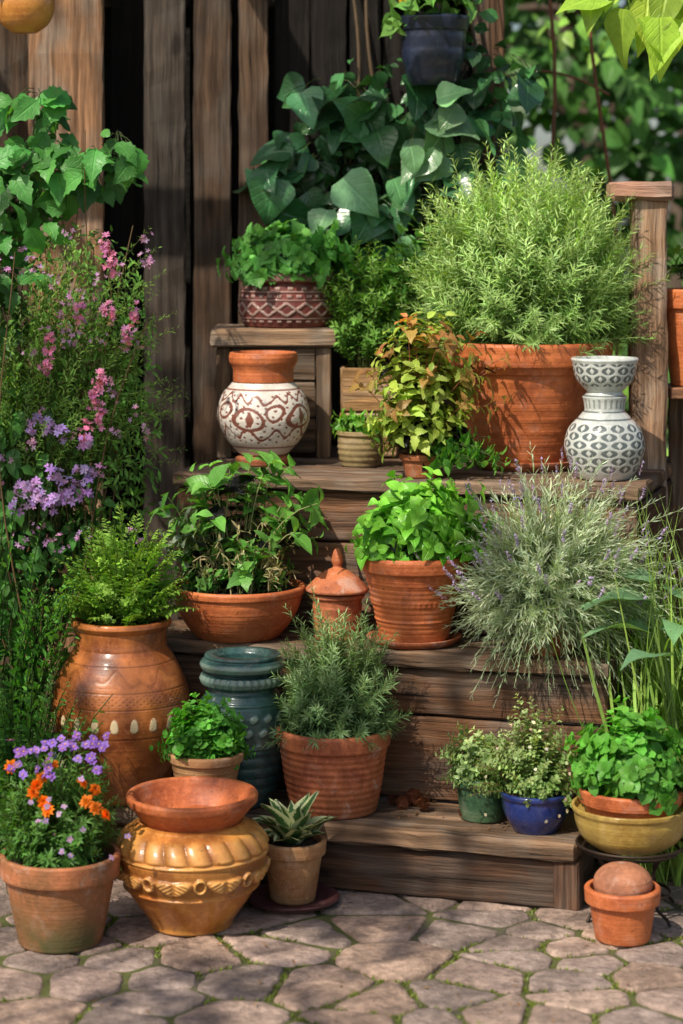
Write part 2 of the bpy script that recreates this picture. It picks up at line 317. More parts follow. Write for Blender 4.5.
# ---------------------------------------------------------------- planks
def plank(buf,c,ex,ln,ey,wy,ez,wz,col,ch=.004,warp=.0015,seg=None):
    c,ex,ey,ez=[np.array(x,float) for x in (c,ex,ey,ez)]; ex,ey,ez=nrm(ex),nrm(ey),nrm(ez)
    hy,hz=wy/2,wz/2; pr=[(-hy+ch,-hz),(hy-ch,-hz),(hy,-hz+ch),(hy,hz-ch),(hy-ch,hz),(-hy+ch,hz),(-hy,hz-ch),(-hy,-hz+ch)]
    seg=seg or max(2,int(ln/.05)); pr=np.array(pr); m=seg+1; s=np.linspace(-ln/2,ln/2,m)
    cx=np.concatenate([[s[0]],s,[s[-1]]]); m2=m+2
    wy_=np.cumsum(rng.normal(size=m2))*warp*.25; jit_=rng.normal(size=(m2,8,2))*warp*.4
    sc=np.ones(m2); sc[0]=sc[-1]=1-2*ch/min(wy,wz)*.8; cx[1]+=ch; cx[-2]-=ch
    V=c+cx[:,None,None]*ex+((pr[None,:,0]*sc[:,None])+wy_[:,None]*.3+jit_[...,0])[...,None]*ey+((pr[None,:,1]*sc[:,None])+jit_[...,1])[...,None]*ez
    i,k=np.meshgrid(np.arange(m2-1),np.arange(8),indexing='ij'); F=np.stack([i*8+k,i*8+(k+1)%8,(i+1)*8+(k+1)%8,(i+1)*8+k],-1).reshape(-1,4)
    e=(m2-1)*8; F=np.concatenate([F,[[0,7,2,1],[7,6,3,2],[6,5,4,3]],[[e,e+1,e+2,e+7],[e+7,e+2,e+3,e+6],[e+6,e+3,e+4,e+5]]])
    per=np.array([0,wy-2*ch,wy-ch,wy+wz-3*ch,wy+wz-2*ch,2*wy+wz,2*wy+wz+ch,2*(wy+wz)-.02])
    o=rng.random(2)*20; uv=np.stack([np.repeat(cx[:,None],8,1)+o[0],np.repeat(per[None],m2,0)+o[1]],-1)
    buf.add(V,F,np.asarray(col,float)*(.8+.4*rng.random()),uv)
XA,YA,ZA=(1,0,0),(0,1,0),(0,0,1)

# ================================================================ GROUND
b=Buf(); g=40.
b.add([(-g,-g,-.03),(g,-g,-.03),(g,g,-.03),(-g,g,-.03)],[[0,1,2,3]],(1,1,1),[(0,0)]*4); b.build('ground',M_ground,None,False)
pav=group('stone_paving')
b=Buf(); b.add([(-3.2,2.2,-.0065),(3.2,2.2,-.0065),(3.2,6.6,-.0065),(-3.2,6.6,-.0065)],[[0,1,2,3]],(1,1,1),[(0,0)]*4); b.build('joint_bed',M_joint,pav,False)
def clip(poly,p,n):
    out=[]; L=len(poly)
    for i in range(L):
        a,c=poly[i],poly[(i+1)%L]; da=np.dot(a-p,n); dc=np.dot(c-p,n)
        if da<=0: out.append(a)
        if da*dc<0: out.append(a+(c-a)*da/(da-dc))
    return out
seeds=[]
for tr_ in range(30000):
    p=np.array([random.uniform(-3.1,3.1),random.uniform(2.3,6.5)]); rr=.082+.05*(noise.noise(Vector((p[0]*4,p[1]*4,1.7)))+.35)
    ok=True
    if seeds:
        dd=(np.array(seeds)-p)*[.85,1.2]
        if (np.sum(dd**2,1)<(rr*1.25)**2).any(): ok=False
    if ok: seeds.append(p)
SS=np.array(seeds); pv,pf,pc=[],[],[]
for i,sd in enumerate(seeds):
    dd=np.linalg.norm(SS-sd,axis=1); nb=np.argsort(dd)[1:18]
    poly=[sd+np.array(q)*.3 for q in((-1,-1),(1,-1),(1,1),(-1,1))]
    for j in nb:
        n=(SS[j]-sd); l=np.linalg.norm(n); n/=l; poly=clip(poly,sd+n*(l/2-.0042-random.random()*.0025),n)
        if len(poly)<3: break
    if len(poly)<3: continue
    for it,(q) in enumerate((.11,.25)):
        np_=[]
        for k in range(len(poly)):
            a,c=poly[k],poly[(k+1)%len(poly)]
            if np.linalg.norm(a-c)<.002: np_.append((a+c)/2); continue
            np_+= [a+(c-a)*q,c+(a-c)*q]
        poly=np_
    pp=[]
    for k in range(len(poly)):
        a,c=poly[k],poly[(k+1)%len(poly)]; m=max(1,int(np.linalg.norm(a-c)/.012))
        for u in range(m): pp.append(a+(c-a)*u/m)
    P=np.array(pp); cen=P.mean(0)
    for k in range(len(P)):
        w=noise.noise(Vector((P[k][0]*30,P[k][1]*30,3+i)))*.006+noise.noise(Vector((P[k][0]*90,P[k][1]*90,i)))*.003; P[k]=P[k]+(cen-P[k])/np.linalg.norm(cen-P[k])*(w+.001)
    tl=np.array([random.gauss(0,.014),random.gauss(0,.014)]); h=random.gauss(0,.0018); n0=len(pv); K=len(P)
    tone=random.choice([(.37,.285,.245),(.32,.26,.235),(.4,.31,.265),(.28,.23,.21),(.39,.29,.235),(.34,.265,.235)]); tone=np.array(tone)*random.uniform(.85,1.15)
    for (sc,z) in ((0,-.03),(0,-.006),(.0025,-.002),(.007,0),(.3,.0008),(.6,.001),(.85,.001)):
        for k in range(K):
            if sc<.1: v=P[k]+(cen-P[k])/np.linalg.norm(cen-P[k])*sc
            else: v=P[k]+(cen-P[k])*sc
            zz=z+h+np.dot(v-cen,tl)+(noise.noise(Vector((v[0]*16,v[1]*16,0)))*.0045 if z>-.001 else 0)
            pv.append((v[0],v[1],zz)); pc.append(tone)
    for rI in range(6):
        for k in range(K): pf.append((n0+rI*K+k,n0+rI*K+(k+1)%K,n0+(rI+1)*K+(k+1)%K,n0+(rI+1)*K+k))
    pf.append(tuple(n0+6*K+k for k in range(K)))
me=bpy.data.meshes.new('flagstones'); me.from_pydata(pv,[],pf); me.update()
a=me.color_attributes.new('Col','FLOAT_COLOR','POINT'); a.data.foreach_set('color',np.concatenate([np.array(pc),np.ones((len(pc),1))],1).ravel())
me.polygons.foreach_set('use_smooth',[True]*len(me.polygons)); me.materials.append(M_pave)
ob=bpy.data.objects.new('flagstones',me); scene.collection.objects.link(ob); ob.parent=pav
b=Buf(); n=16000; P=np.stack([rng.uniform(-1.3,1.3,n),rng.uniform(3.9,5.0,n),np.full(n,-.007)],1)
keep=[]
for i in range(n):
    dd=np.sort(np.sum((SS-P[i,:2])**2,axis=1)**.5)[:2]; nn=noise.noise(Vector((P[i,0]*2.2,P[i,1]*2.2,7)))
    if dd[1]-dd[0]<.009 and nn+.25*P[i,0]>-.05: keep.append(i)
P=P[keep]; k=7; P=np.repeat(P,k,0)+rng.normal(size=(len(P)*k,3))*[.003,.003,0]
leaves(b,P,rng.normal(size=(len(P),3))*.6+[0,0,1],rng.normal(size=(len(P),3)),.006+.007*rng.random(len(P)),.003,T_need,.5,jit((.13,.17,.03),len(P),.4))
b.build('joint_moss',M_needle,pav)

# ================================================================ STAIRS
e=np.array([.958,-.287,0]); nv=np.array([.287,.958,0]); O=np.array([0,4.97,0])
def SP(u,v,z): return O+e*u+nv*v+np.array([0,0,z])
st=group('wooden_steps')
b=Buf()
def tread(u0,u1,v0,v1,z,t,npl,col):
    w=(v1-v0)/npl
    for i in range(npl):
        plank(b,SP((u0+u1)/2+random.uniform(-.003,.003),v0+w*(i+.5),z-t/2+random.uniform(-.001,.001)),e,u1-u0,nv,w-.004,ZA,t,col,.006,.0035)
Z1,Z2,Z3=.155,.505,.883
tread(-.95,.535,0,.262,Z1,.042,2,(.18,.115,.07))
tread(-.6,.57,.2395,.505,Z2,.036,2,(.19,.12,.073))
tread(-.6,.6,.479,1.25,Z3,.034,6,(.18,.12,.08))
def riser(u0,u1,v,z0,z1,hs,col):
    z=z0
    for h in hs:
        plank(b,SP((u0+u1)/2,v+random.uniform(-.002,.002),z+h/2),e,u1-u0,ZA,h-.005,nv,.03,col,.005,.002); z+=h
riser(-.94,.525,.034,0,Z1,[Z1-.044],(.08,.043,.025))
riser(-.59,.56,.2395+.036,Z1,Z2,[.2,.1115],(.14,.07,.036))
riser(-.59,.59,.479+.036,Z2,Z3,[.215,.127],(.16,.082,.045))
for (u,va,vb,z0,h) in ((.52,.055,.24,.0,.11),(.552,.295,.48,0,.235),(.552,.295,.48,.237,.23),(.585,.54,1.22,0,.28),(.585,.54,1.22,.283,.28),(.585,.54,1.22,.566,.275),(-.585,.295,.48,.16,.3),(-.585,.54,1.22,0,.28),(-.585,.54,1.22,.283,.28),(-.585,.54,1.22,.566,.275)):
    plank(b,SP(u,(va+vb)/2,z0+h/2),nv,vb-va,ZA,h-.004,e,.028,(.11,.06,.035),.004,.002)
plank(b,SP(.51,.045,.056),ZA,.11,e,.06,nv,.06,(.12,.065,.04),.005)
b.build('steps_boards',M_wood,st,False)
# ================================================================ WALL
wl=group('wooden_plank_wall'); b=Buf()
def vb(x0,x1,y,col,z0=0,z1=2.75,t=.03): plank(b,((x0+x1)/2,y,(z0+z1)/2),ZA,z1-z0,XA,x1-x0-.006,YA,t,col,.004,.003)
vb(-.995,-.895,6.33,(.08,.05,.03)); vb(-.892,-.675,6.25,(.3,.17,.095),t=.05); vb(-.675,-.568,6.42,(.012,.009,.007))  # paler brown board has sunlight in its colour; near-black one stands for recess shade
vb(-.568,-.443,6.31,(.07,.056,.046)); vb(-.443,-.43,6.4,(.01,.008,.006)); vb(-.43,-.315,6.33,(.085,.053,.034)); vb(-.315,-.295,6.4,(.01,.008,.006)); vb(-.295,-.205,6.3,(.11,.07,.045)); vb(-.2,-.09,6.38,(.014,.011,.009))  # narrow near-black slats stand for the shade in the gaps
x=-.09
while x<.36:
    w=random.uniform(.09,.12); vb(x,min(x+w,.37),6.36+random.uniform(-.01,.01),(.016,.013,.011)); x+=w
x=-1.0
while x>-3.2:
    w=random.uniform(.1,.16); vb(x-w,x,6.34+random.uniform(-.02,.01),(.09,.06,.035)); x-=w
plank(b,(-1.4,6.46,.6),XA,3.6,ZA,.1,YA,.04,(.05,.035,.025)); plank(b,(-1.4,6.46,2.2),XA,3.6,ZA,.1,YA,.04,(.05,.035,.025))
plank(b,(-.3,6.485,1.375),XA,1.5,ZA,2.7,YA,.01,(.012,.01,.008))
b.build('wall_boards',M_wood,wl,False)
pg=group('pergola'); b=Buf()
plank(b,(.425,6.38,1.35),ZA,2.7,XA,.09,YA,.09,(.13,.075,.045)); plank(b,(-2.9,6.2,1.35),ZA,2.7,XA,.09,YA,.09,(.13,.08,.05))
plank(b,(-.9,6.38,2.76),XA,4.6,ZA,.12,YA,.06,(.13,.08,.05)); plank(b,(-.9,5.45,2.76),XA,4.6,ZA,.12,YA,.06,(.13,.08,.05))
plank(b,(-2.9,5.45,1.35),ZA,2.7,XA,.09,YA,.09,(.13,.08,.05)); plank(b,(1.35,5.45,1.35),ZA,2.7,XA,.09,YA,.09,(.13,.08,.05))
for xx in (-2.4,-1.5,-.6,.3,1.2): plank(b,(xx,5.9,2.86),YA,1.6,ZA,.07,XA,.045,(.13,.08,.05))
b.build('pergola_timber',M_wood,pg,False)
np_=group('newel_post',(.796,5.72,0)); b=Buf()
plank(b,(0,0,.79),ZA,1.58,XA,.09,YA,.09,(.3,.19,.12),.008,.004)
plank(b,(-.02,0,1.6),XA,.165,YA,.13,ZA,.048,(.45,.26,.19),.01,.006); b.build('post_and_cap',M_wood,np_,False)
sc_=group('wooden_side_screen'); b=Buf(); x=.862
while x<2.2: w=random.uniform(.1,.13); plank(b,(x+w/2,5.82,.53),ZA,1.06,XA,w-.006,YA,.025,(.17,.1,.06),.003,.003); x+=w
plank(b,(1.53,5.8,1.075),XA,1.36,YA,.2,ZA,.03,(.3,.15,.08),.004); b.build('screen_boards',M_wood,sc_,False)
pd=group('wooden_pedestal',(-.183,6.07,Z3)); b=Buf()
for sx in(-1,1):
    for sy in(-1,1): plank(b,(sx*.135,sy*.105,.15),ZA,.3,XA,.04,YA,.04,(.2,.13,.08))
for i in range(3): plank(b,(0,-.118,.06+i*.098),XA,.228,ZA,.094,YA,.018,(.14,.09,.055))
for i in range(3):
    for sx in(-1,1): plank(b,(sx*.148,0,.06+i*.098),YA,.168,ZA,.094,XA,.014,(.13,.08,.05))
for i in range(2): plank(b,(0,-.072+i*.146,.326),XA,.345,YA,.142,ZA,.05,(.3,.2,.125),.006)
b.build('pedestal_boards',M_wood,pd,False)

# ================================================================ POTS ON THE GROUND
G=group('potted_marigolds',(-.593,4.64,0))
lathe('terracotta_pot',potprof(.088,.126,.188,.045,.008),M_tcmoss,G); soil(G,.113,.165)
b=Buf(); bush(b,210,(0,.02,.24),(.145,.12,.18),.07,.165,T_ln2,.028,.006,26,(.25,1),50,(.06,.16,.035),(.12,.26,.06),lo=-.35,shell=.45,bend=.5)
bush(b,90,(-.02,.02,.22),(.14,.12,.14),.07,.165,T_ov3,.026,.014,14,(.3,1),50,(.06,.17,.035),(.12,.27,.06),lo=-.35)
b.build('foliage',M_leaf,G)
b=Buf(); P=np.array([(-.03,-.06,.36),(-.025,-.08,.315),(.08,-.06,.335),(.055,-.07,.35),(-.1,-.03,.375),(-.045,-.09,.335),(.085,-.09,.305),(-.01,-.05,.385),(.065,-.08,.315),(.1,-.05,.28),(-.04,-.08,.35),(-.015,-.09,.3)])
flowers(b,P,np.array([0,-1,.6])+rng.normal(size=P.shape)*.4,.0165,13,(.8,.22,.012),T_pt,.1,.42,4)
k=44; az=rng.random(k)*6.28; P=np.stack([np.cos(az)*.12*rng.random(k)**.5-.01,np.sin(az)*.07-.03,.365+.08*rng.random(k)],1)
flowers(b,P,np.array([0,-.8,.8])+rng.normal(size=P.shape)*.5,.0115,6,(.28,.15,.66),T_pt,.3,.7,1,(.7,.5,.1))
P=rng.normal(size=(16,3))*[.06,.02,.05]+[.04,-.11,.28]; flowers(b,P,np.array([0,-1,.4])+rng.normal(size=P.shape)*.4,.008,5,(.42,.32,.66),T_pt,.3,.7,1,(.7,.5,.1))
b.build('flowers',M_petal,G)

G=group('relief_ochre_pot',(-.323,4.75,0))
pr=[(0,0),(.082,0)]+catmull([(.088,.004),(.094,.02),(.13,.07),(.155,.115),(.163,.15),(.156,.185),(.138,.21),(.122,.222)],6)+[(.118,.226),(.108,.228),(.104,.2),(.12,.15),(.1,.03),(0,.02)]
def leafband(T,Z):
    u=(T*9/PI)%2-1; w=(Z-.128)/.022
    lf=np.clip((1-(np.abs(u)*1.25)**1.5-np.abs(w+.3*np.cos(u*PI))**2*1.6)*2.5,0,1)
    vein=np.exp(-(u*9)**2)+np.exp(-(((w*3+np.abs(u)*4)%1.2-.6)*5)**2)*.5; ring=np.clip(1-np.abs(np.sqrt((np.abs(u)-1)**2*14+(w*1.2)**2)-.75)*5,0,1)
    return np.maximum(lf*(1-.6*np.clip(vein,0,1)),np.clip(ring*1.6,0,1))*band(Z,.098,.16,.003)
def gad(T,Z): return np.abs(np.sin(T*10+(Z-.19)*22))**.7*band(Z,.171,.212,.005)
def rm(T,Z): return gad(T,Z)*.009+(band(Z,.162,.168)+band(Z,.088,.094))*.005+leafband(T,Z)*.009
def cm(T,Z):
    l=leafband(T,Z); g_=gad(T,Z)
    return l*.6+band(Z,.162,.168)*.5+g_*.4, (1-l)**2*band(Z,.1,.157,.003)*.7+(1-np.abs(np.sin(T*10+(Z-.19)*22))**.5)*band(Z,.172,.211,.004)*.9
lathe('relief_body',pr,M_och,G,448,.002,rm,cm)
lathe('terracotta_bowl_rim',[(0,.205),(.098,.205),(.103,.214),(.107,.229)]+catmull([(.112,.236),(.124,.25),(.136,.264)],4)+[(.141,.268),(.143,.281),(.139,.287),(.129,.286),(.118,.262),(.098,.232),(0,.225)],M_tcorange,G,160,.004)

G=group('potted_variegated_succulent',(-.108,4.9,0))
lathe('plum_saucer',[(0,0),(.075,0),(.1,.01),(.106,.018),(.102,.02),(.075,.009),(0,.008)],M_plum,G)
lathe('tan_pot',[(r,z+.0085) for r,z in potprof(.05,.073,.135,.03,.006)],M_tctan,G); soil(G,.062,.128)
t=NT('variegated_leaf'); tc=t.n('ShaderNodeTexCoord'); s_=t.n('ShaderNodeSeparateXYZ',{0:tc.outputs['UV']}); ax=t.math('ABSOLUTE',t.math('SUBTRACT',s_.outputs[0],.5))
nn=t.noise(t.scalev(tc.outputs['UV'],(3,14,1)),2,3); M_var=t.done(t.principled(color=t.mix(t.smooth(t.math('ADD',ax,t.math('MULTIPLY',nn,.35)),.38,.46),(.06,.14,.035),(.58,.62,.3)),rough=.4))
b=Buf()
for ring,(k,tilt,L) in enumerate(((9,1.1,.075),(9,.75,.09),(8,.5,.108),(6,.3,.115),(3,.1,.11))):
    a=np.arange(k)*2*PI/k+ring*.5; r=np.stack([np.cos(a),np.sin(a),0*a],1); D=r*tilt+[.0,0,1]+rng.normal(size=(k,3))*.15
    leaves(b,r*(.014-.002*ring)+[0,0,.13],D,np.tile([0,0,1.],(k,1))-r*1.2,L*(.8+.4*rng.random(k)),.052,tmpl('ovate',8,.22),.55,jit((.1,.2,.05),k))
b.build('rosette',M_var,G)

G=group('wire_plant_stand_with_bowl',(.635,4.83,0)); b=Buf(); a=np.linspace(0,2*PI,49)
for (r,z) in ((.105,.143),(.085,.05),(.118,.155)): tubes(b,np.stack([np.cos(a)*r,np.sin(a)*r,0*a+z],1),.0035,(1,1,1),6)
for k in range(4):
    q=k*PI/2+.6; z=np.linspace(.157,.003,14); r=.108-.04*np.sin(z/.157*PI)+.02*(z<.02); tubes(b,np.stack([np.cos(q)*r,np.sin(q)*r,z],1),.0038,(1,1,1),6)
b.build('iron_frame',M_iron,G)
lathe('mustard_bowl',[(0,.148),(.075,.148)]+catmull([(.082,.15),(.108,.17),(.122,.2),(.126,.225)],5)+[(.13,.23),(.131,.24),(.124,.241),(.118,.225),(0,.2)],M_ochbowl,G)
lathe('terracotta_pot',[(0,.205),(.09,.205),(.104,.245),(.113,.247),(.117,.276),(.113,.279),(.104,.278),(.1,.262),(0,.26)],M_tcorange,G); soil(G,.1,.262)
b=Buf(); bush(b,140,(-.005,0,.3),(.15,.13,.16),.07,.262,T_rd,.04,.032,12,(.35,1),58,(.055,.19,.025),(.13,.38,.055),lo=-.2,shell=.45,bend=.8,upb=.1)
b.build('foliage',M_leaf,G)

G=group('terracotta_pot_with_clay_ball',(.595,4.655,0))
lathe('terracotta_pot',potprof(.058,.079,.112,.032,.007),M_tcorange,G); soil(G,.067,.09)
lathe('clay_ball',[(0,.068)]+catmull([(.03,.072),(.052,.09),(.062,.113),(.058,.135),(.04,.152),(.015,.159),(0,.16)],6),M_tc2,G)

G=group('wooden_block_stand',(-.307,4.985,0)); b=Buf(); plank(b,(0,0,.172),XA,.14,YA,.11,ZA,.035,(.12,.07,.045))
for sx in(-1,1): plank(b,(sx*.05,0,.077),ZA,.153,XA,.03,YA,.09,(.1,.06,.04))
b.build('block_boards',M_wood,G,False)
G=group('potted_mint',(-.307,4.985,.19)); lathe('terracotta_pot',potprof(.056,.086,.13,.02,.004),M_tctan,G,96,.003,rmod=lambda T,Z:np.sin(Z*420)*.0006*(Z<.1)); soil(G,.075,.112)
b=Buf(); bush(b,120,(0,0,.13),(.108,.09,.12),.06,.11,T_rd,.028,.022,11,(.3,1),58,(.06,.22,.03),(.13,.4,.06),lo=-.15,shell=.5,upb=.1); b.build('foliage',M_leaf,G)

# ================================================================ STEP 1
G=group('ribbed_teal_jar',(-.232,5.165,Z1))
pr=[(0,0),(.06,0)]+catmull([(.064,.003),(.07,.02),(.09,.08),(.1,.15),(.102,.2),(.097,.235),(.086,.262)],5)+[(.08,.268),(.079,.276),(.095,.282),(.1,.295),(.095,.306),(.084,.31),(.096,.317),(.101,.328),(.096,.338),(.086,.342),(.09,.346),(.088,.352),(.07,.352),(.06,.34),(.06,.1),(0,.05)]
def tj(T,Z): return np.clip(np.sin(T*9+Z*60)*np.sin(Z*130-T*9)*2-.3,0,1)*band(Z,.15,.235,.004)
lathe('jar_body',pr,M_teal,G,256,.0025,lambda T,Z:(np.abs(np.sin(Z*125))**.8)*.003*band(Z,.03,.14,.005)+tj(T,Z)*.004+(band(Z,.143,.148)+band(Z,.242,.248))*.003+band(Z,.284,.305)*.0015*np.sin(T*36),
      lambda T,Z:(tj(T,Z)*.8+band(Z,.285,.305)*.4+band(Z,.32,.335)*.4,band(Z,.306,.314)*.8+(1-tj(T,Z))*band(Z,.15,.235)*.3))
G=group('potted_rosemary',(-.018,5.105,Z1))
lathe('ribbed_terracotta_pot',[(0,0),(.094,0),(.099,.004),(.113,.07),(.121,.13),(.125,.15),(.131,.155),(.134,.185),(.131,.193),(.12,.193),(.116,.17),(0,.17)],M_tc,G,128,.002,lambda T,Z:(np.sin(Z*420)*.0008)*band(Z,.01,.145,.004)); soil(G,.117,.172)
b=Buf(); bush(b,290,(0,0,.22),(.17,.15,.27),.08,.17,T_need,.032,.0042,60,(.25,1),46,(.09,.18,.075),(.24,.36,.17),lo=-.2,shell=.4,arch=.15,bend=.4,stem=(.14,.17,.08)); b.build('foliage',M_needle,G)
G=group('carved_brown_urn',(-.523,5.225,Z1))
pr=[(0,0),(.09,0)]+catmull([(.097,.004),(.105,.02),(.14,.1),(.161,.18),(.163,.22),(.155,.27),(.13,.325),(.112,.352)],6)+[(.108,.358)]+catmull([(.108,.362),(.106,.38),(.108,.4)],4)+[(.113,.404),(.119,.412),(.117,.422),(.108,.424),(.098,.41),(.095,.36),(.13,.2),(0,.1)]
def drip(T,Z):
    u=(T*22/PI)%2-1; zz=(Z-.2)/.017; return np.clip((1-(u/(.42-.12*zz))**2-np.abs(zz)**3)*2.5,0,1)
def scrib(T,Z):
    s_=np.exp(-((Z-.33)/.0013)**2)+np.exp(-((Z-.236)/.0013)**2)+np.exp(-((Z-.273)/.0013)**2)+np.exp(-((Z-.168)/.0013)**2)
    sw=np.clip(1-np.abs(np.sin(T*7)+.6*np.sin(T*16+1)-(Z-.3)*70)*2.2,0,1)
    return s_+sw*band(Z,.278,.325,.002)*.45+np.clip(np.sin(T*60)*np.sin(Z*500)*2-.6,0,1)*band(Z,.242,.268,.002)*.6
lathe('urn_body',pr,M_urn,G,512,.002,lambda T,Z:-.001*scrib(T,Z)+drip(T,Z)*.001,lambda T,Z:(drip(T,Z)*.95,np.clip(scrib(T,Z),0,1)*.8))
soil(G,.093,.39)
b=Buf(); bush(b,160,(0,0,.46),(.19,.15,.23),.06,.39,T_ln,.03,.009,34,(.2,1),62,(.12,.27,.035),(.28,.48,.075),lo=-.1,shell=.5,distich=True,arch=.25)
bush(b,120,(0,0,.44),(.15,.13,.2),.06,.39,T_ov3,.017,.009,30,(.3,1),55,(.12,.25,.035),(.26,.46,.07),lo=0,shell=.4); b.build('fern_foliage',M_leaf,G)
G=group('potted_thyme_in_blue_bowl',(.436,4.935,Z1))
lathe('blue_bowl',[(0,0),(.05,0),(.053,.006)]+catmull([(.056,.01),(.07,.035),(.077,.06),(.078,.075)],4)+[(.084,.079),(.085,.088),(.08,.091),(.073,.088),(.07,.075),(0,.072)],M_blue,G); soil(G,.071,.075)
b=Buf(); bush(b,210,(-.02,0,.1),(.14,.1,.18),.05,.073,T_sm,.018,.011,22,(.25,1),55,(.13,.24,.07),(.36,.46,.22),lo=-.15,shell=.4,stem=(.16,.1,.06),sr=.0013); b.build('foliage',M_leaf,G)
b=Buf(); k=34; dd=nrm(nrm(rng.normal(size=(k,3)))+[0,-.3,.6]); P=dd*[.11,.1,.14]*(.8+.3*rng.random((k,1)))+[-.01,0,.1]
flowers(b,P,dd+[0,-.5,.3],.005,5,(.7,.66,.6),T_pt,.2,.8,1,(.5,.5,.1)); b.build('blossoms',M_petal,G)
G=group('potted_oregano_in_green_pot',(.322,5.03,Z1)); lathe('green_pot',potprof(.05,.066,.1,.02,.004),M_green,G); soil(G,.055,.085)
b=Buf(); bush(b,120,(0,0,.11),(.12,.09,.1),.04,.08,T_ov3,.024,.013,14,(.3,1),58,(.12,.22,.08),(.32,.42,.2),lo=-.3,shell=.4); b.build('foliage',M_leaf,G)
for i,(x,y,s_) in enumerate(((.165,5.12,.02),(.2,5.085,.017),(.14,5.09,.015),(.27,5.02,.014),(.13,5.13,.014))):
    b=Buf(); k=46; q=np.arange(k); a=q*2.4; z=q/k; r=np.sin(PI*(z*.85+.1))**.7
    R_=np.stack([np.cos(a),np.sin(a),0*a],1); P=R_*r[:,None]*s_*.45+np.stack([0*a,0*a,z*s_*1.7+.002],1)
    leaves(b,P,R_+[0,0,.5],np.tile([0,0,1.],(k,1)),s_*.65,s_*.6,T_rd,.4,jit((.16,.06,.035),k)); o_=b.build('pine_cone',M_leaf,None); o_.location=(x,y,Z1+.005)
    o_.rotation_euler=(random.uniform(.6,1.3),0,random.uniform(0,6))

# ================================================================ STEP 2
G=group('bowl_of_trailing_herbs',(-.254,5.39,Z2))
lathe('terracotta_bowl',[(0,0),(.095,0)]+catmull([(.102,.003),(.125,.03),(.148,.07),(.158,.105)],5)+[(.164,.109),(.166,.122),(.162,.128),(.152,.127),(.147,.11),(0,.105)],M_tcorange,G); soil(G,.148,.11)
b=Buf(); bush(b,44,(0,-.01,.2),(.2,.12,.25),.11,.11,T_se,.066,.036,5,(.55,1),60,(.07,.2,.04),(.16,.38,.07),lo=-.2,shell=.4,bend=.8,stem=(.24,.27,.12),sr=.0024)
bush(b,16,(.05,-.03,.28),(.17,.1,.18),.08,.11,T_ov,.085,.052,3,(.8,1),60,(.1,.28,.05),(.18,.42,.08),lo=-.1,shell=.8,bend=.7,stem=(.25,.28,.14),sr=.0026)
bush(b,70,(0,-.01,.14),(.18,.13,.13),.12,.11,T_ov,.034,.02,9,(.3,1),60,(.055,.16,.035),(.12,.29,.055),lo=-.15,shell=.4)
bush(b,70,(0,-.04,.13),(.16,.12,.14),.12,.11,T_ln,.028,.006,7,(.3,1),60,(.28,.26,.14),lo=0,shell=.6,arch=.8,stem=(.4,.36,.24),sr=.0022)
bush(b,34,(-.12,0,.18),(.11,.1,.18),.06,.11,T_ov,.045,.022,6,(.5,1),60,(.12,.18,.13),(.22,.28,.22),lo=0,shell=.6); b.build('foliage',M_leaf,G)
G=group('lidded_terracotta_jar',(-.01,5.35,Z2))
lathe('jar_body',[(0,0),(.05,0),(.054,.004),(.057,.03),(.06,.1),(.066,.104),(.067,.112),(.058,.115),(.05,.114),(.05,.1),(0,.09)],M_tc,G,96,.003,rmod=lambda T,Z:np.sin(Z*260)*.0008)
lathe('jar_lid',[(0,.1155),(.06,.1155),(.076,.118),(.077,.124),(.066,.136),(.05,.152),(.03,.166),(.012,.174)]+catmull([(.01,.178),(.014,.19),(.012,.206),(.007,.218),(0,.222)],5),M_tc,G)
G=group('potted_basil',(.175,5.3,Z2))
lathe('saucer',[(0,0),(.095,0),(.112,.012),(.115,.02),(.108,.021),(.09,.01),(0,.009)],M_tc,G)
lathe('ribbed_terracotta_pot',[(0,.0115),(.078,.0115),(.083,.015),(.112,.15),(.12,.175),(.128,.18),(.131,.208),(.128,.216),(.117,.216),(.112,.195),(0,.195)],M_tcorange,G,192,.002,
   lambda T,Z:(np.sin(Z*520)*.0006)*band(Z,.03,.165,.004)+.003*band(Z,.1,.112)*(.6+.4*np.sin(T*50))+.002*band(Z,.15,.156)+.002*band(Z,.06,.064)); soil(G,.113,.197)
b=Buf(); bush(b,120,(.03,-.02,.25),(.19,.13,.15),.08,.195,T_ov,.056,.044,9,(.35,1),58,(.09,.3,.028),(.21,.5,.055),lo=-.15,shell=.42,bend=1.1,upb=.08); b.build('foliage',M_gloss,G)
G=group('potted_lavender',(.485,5.18,Z2)); lathe('terracotta_pot',potprof(.06,.085,.12,.03,.006),M_tc,G); soil(G,.074,.1)
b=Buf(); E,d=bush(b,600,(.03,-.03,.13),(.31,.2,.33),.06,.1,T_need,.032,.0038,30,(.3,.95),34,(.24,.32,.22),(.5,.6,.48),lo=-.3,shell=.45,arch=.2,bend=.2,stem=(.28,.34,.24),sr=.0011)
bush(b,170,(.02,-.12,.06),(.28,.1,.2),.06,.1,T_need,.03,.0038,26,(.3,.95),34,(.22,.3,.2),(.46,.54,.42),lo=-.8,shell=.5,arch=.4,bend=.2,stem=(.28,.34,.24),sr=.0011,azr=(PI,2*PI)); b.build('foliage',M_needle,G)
b=Buf(); sl=d[:,2]>0; sel=E[sl][:150]; dd=d[sl][:150]; k=20; tt=np.linspace(0,1,k)
ax=nrm(dd*.8+[0,0,.7]); P=sel[:,None]+ax[:,None]*(tt*.032)[None,:,None]; r=rng.normal(size=P.shape)
leaves(b,P,nrm(r)+ax[:,None]*.6,np.repeat(ax[:,None],k,1),.007,.0045,T_need,.2,jit((.42,.35,.68),len(sel)*k,.35)); b.build('flower_spikes',M_petal,G)

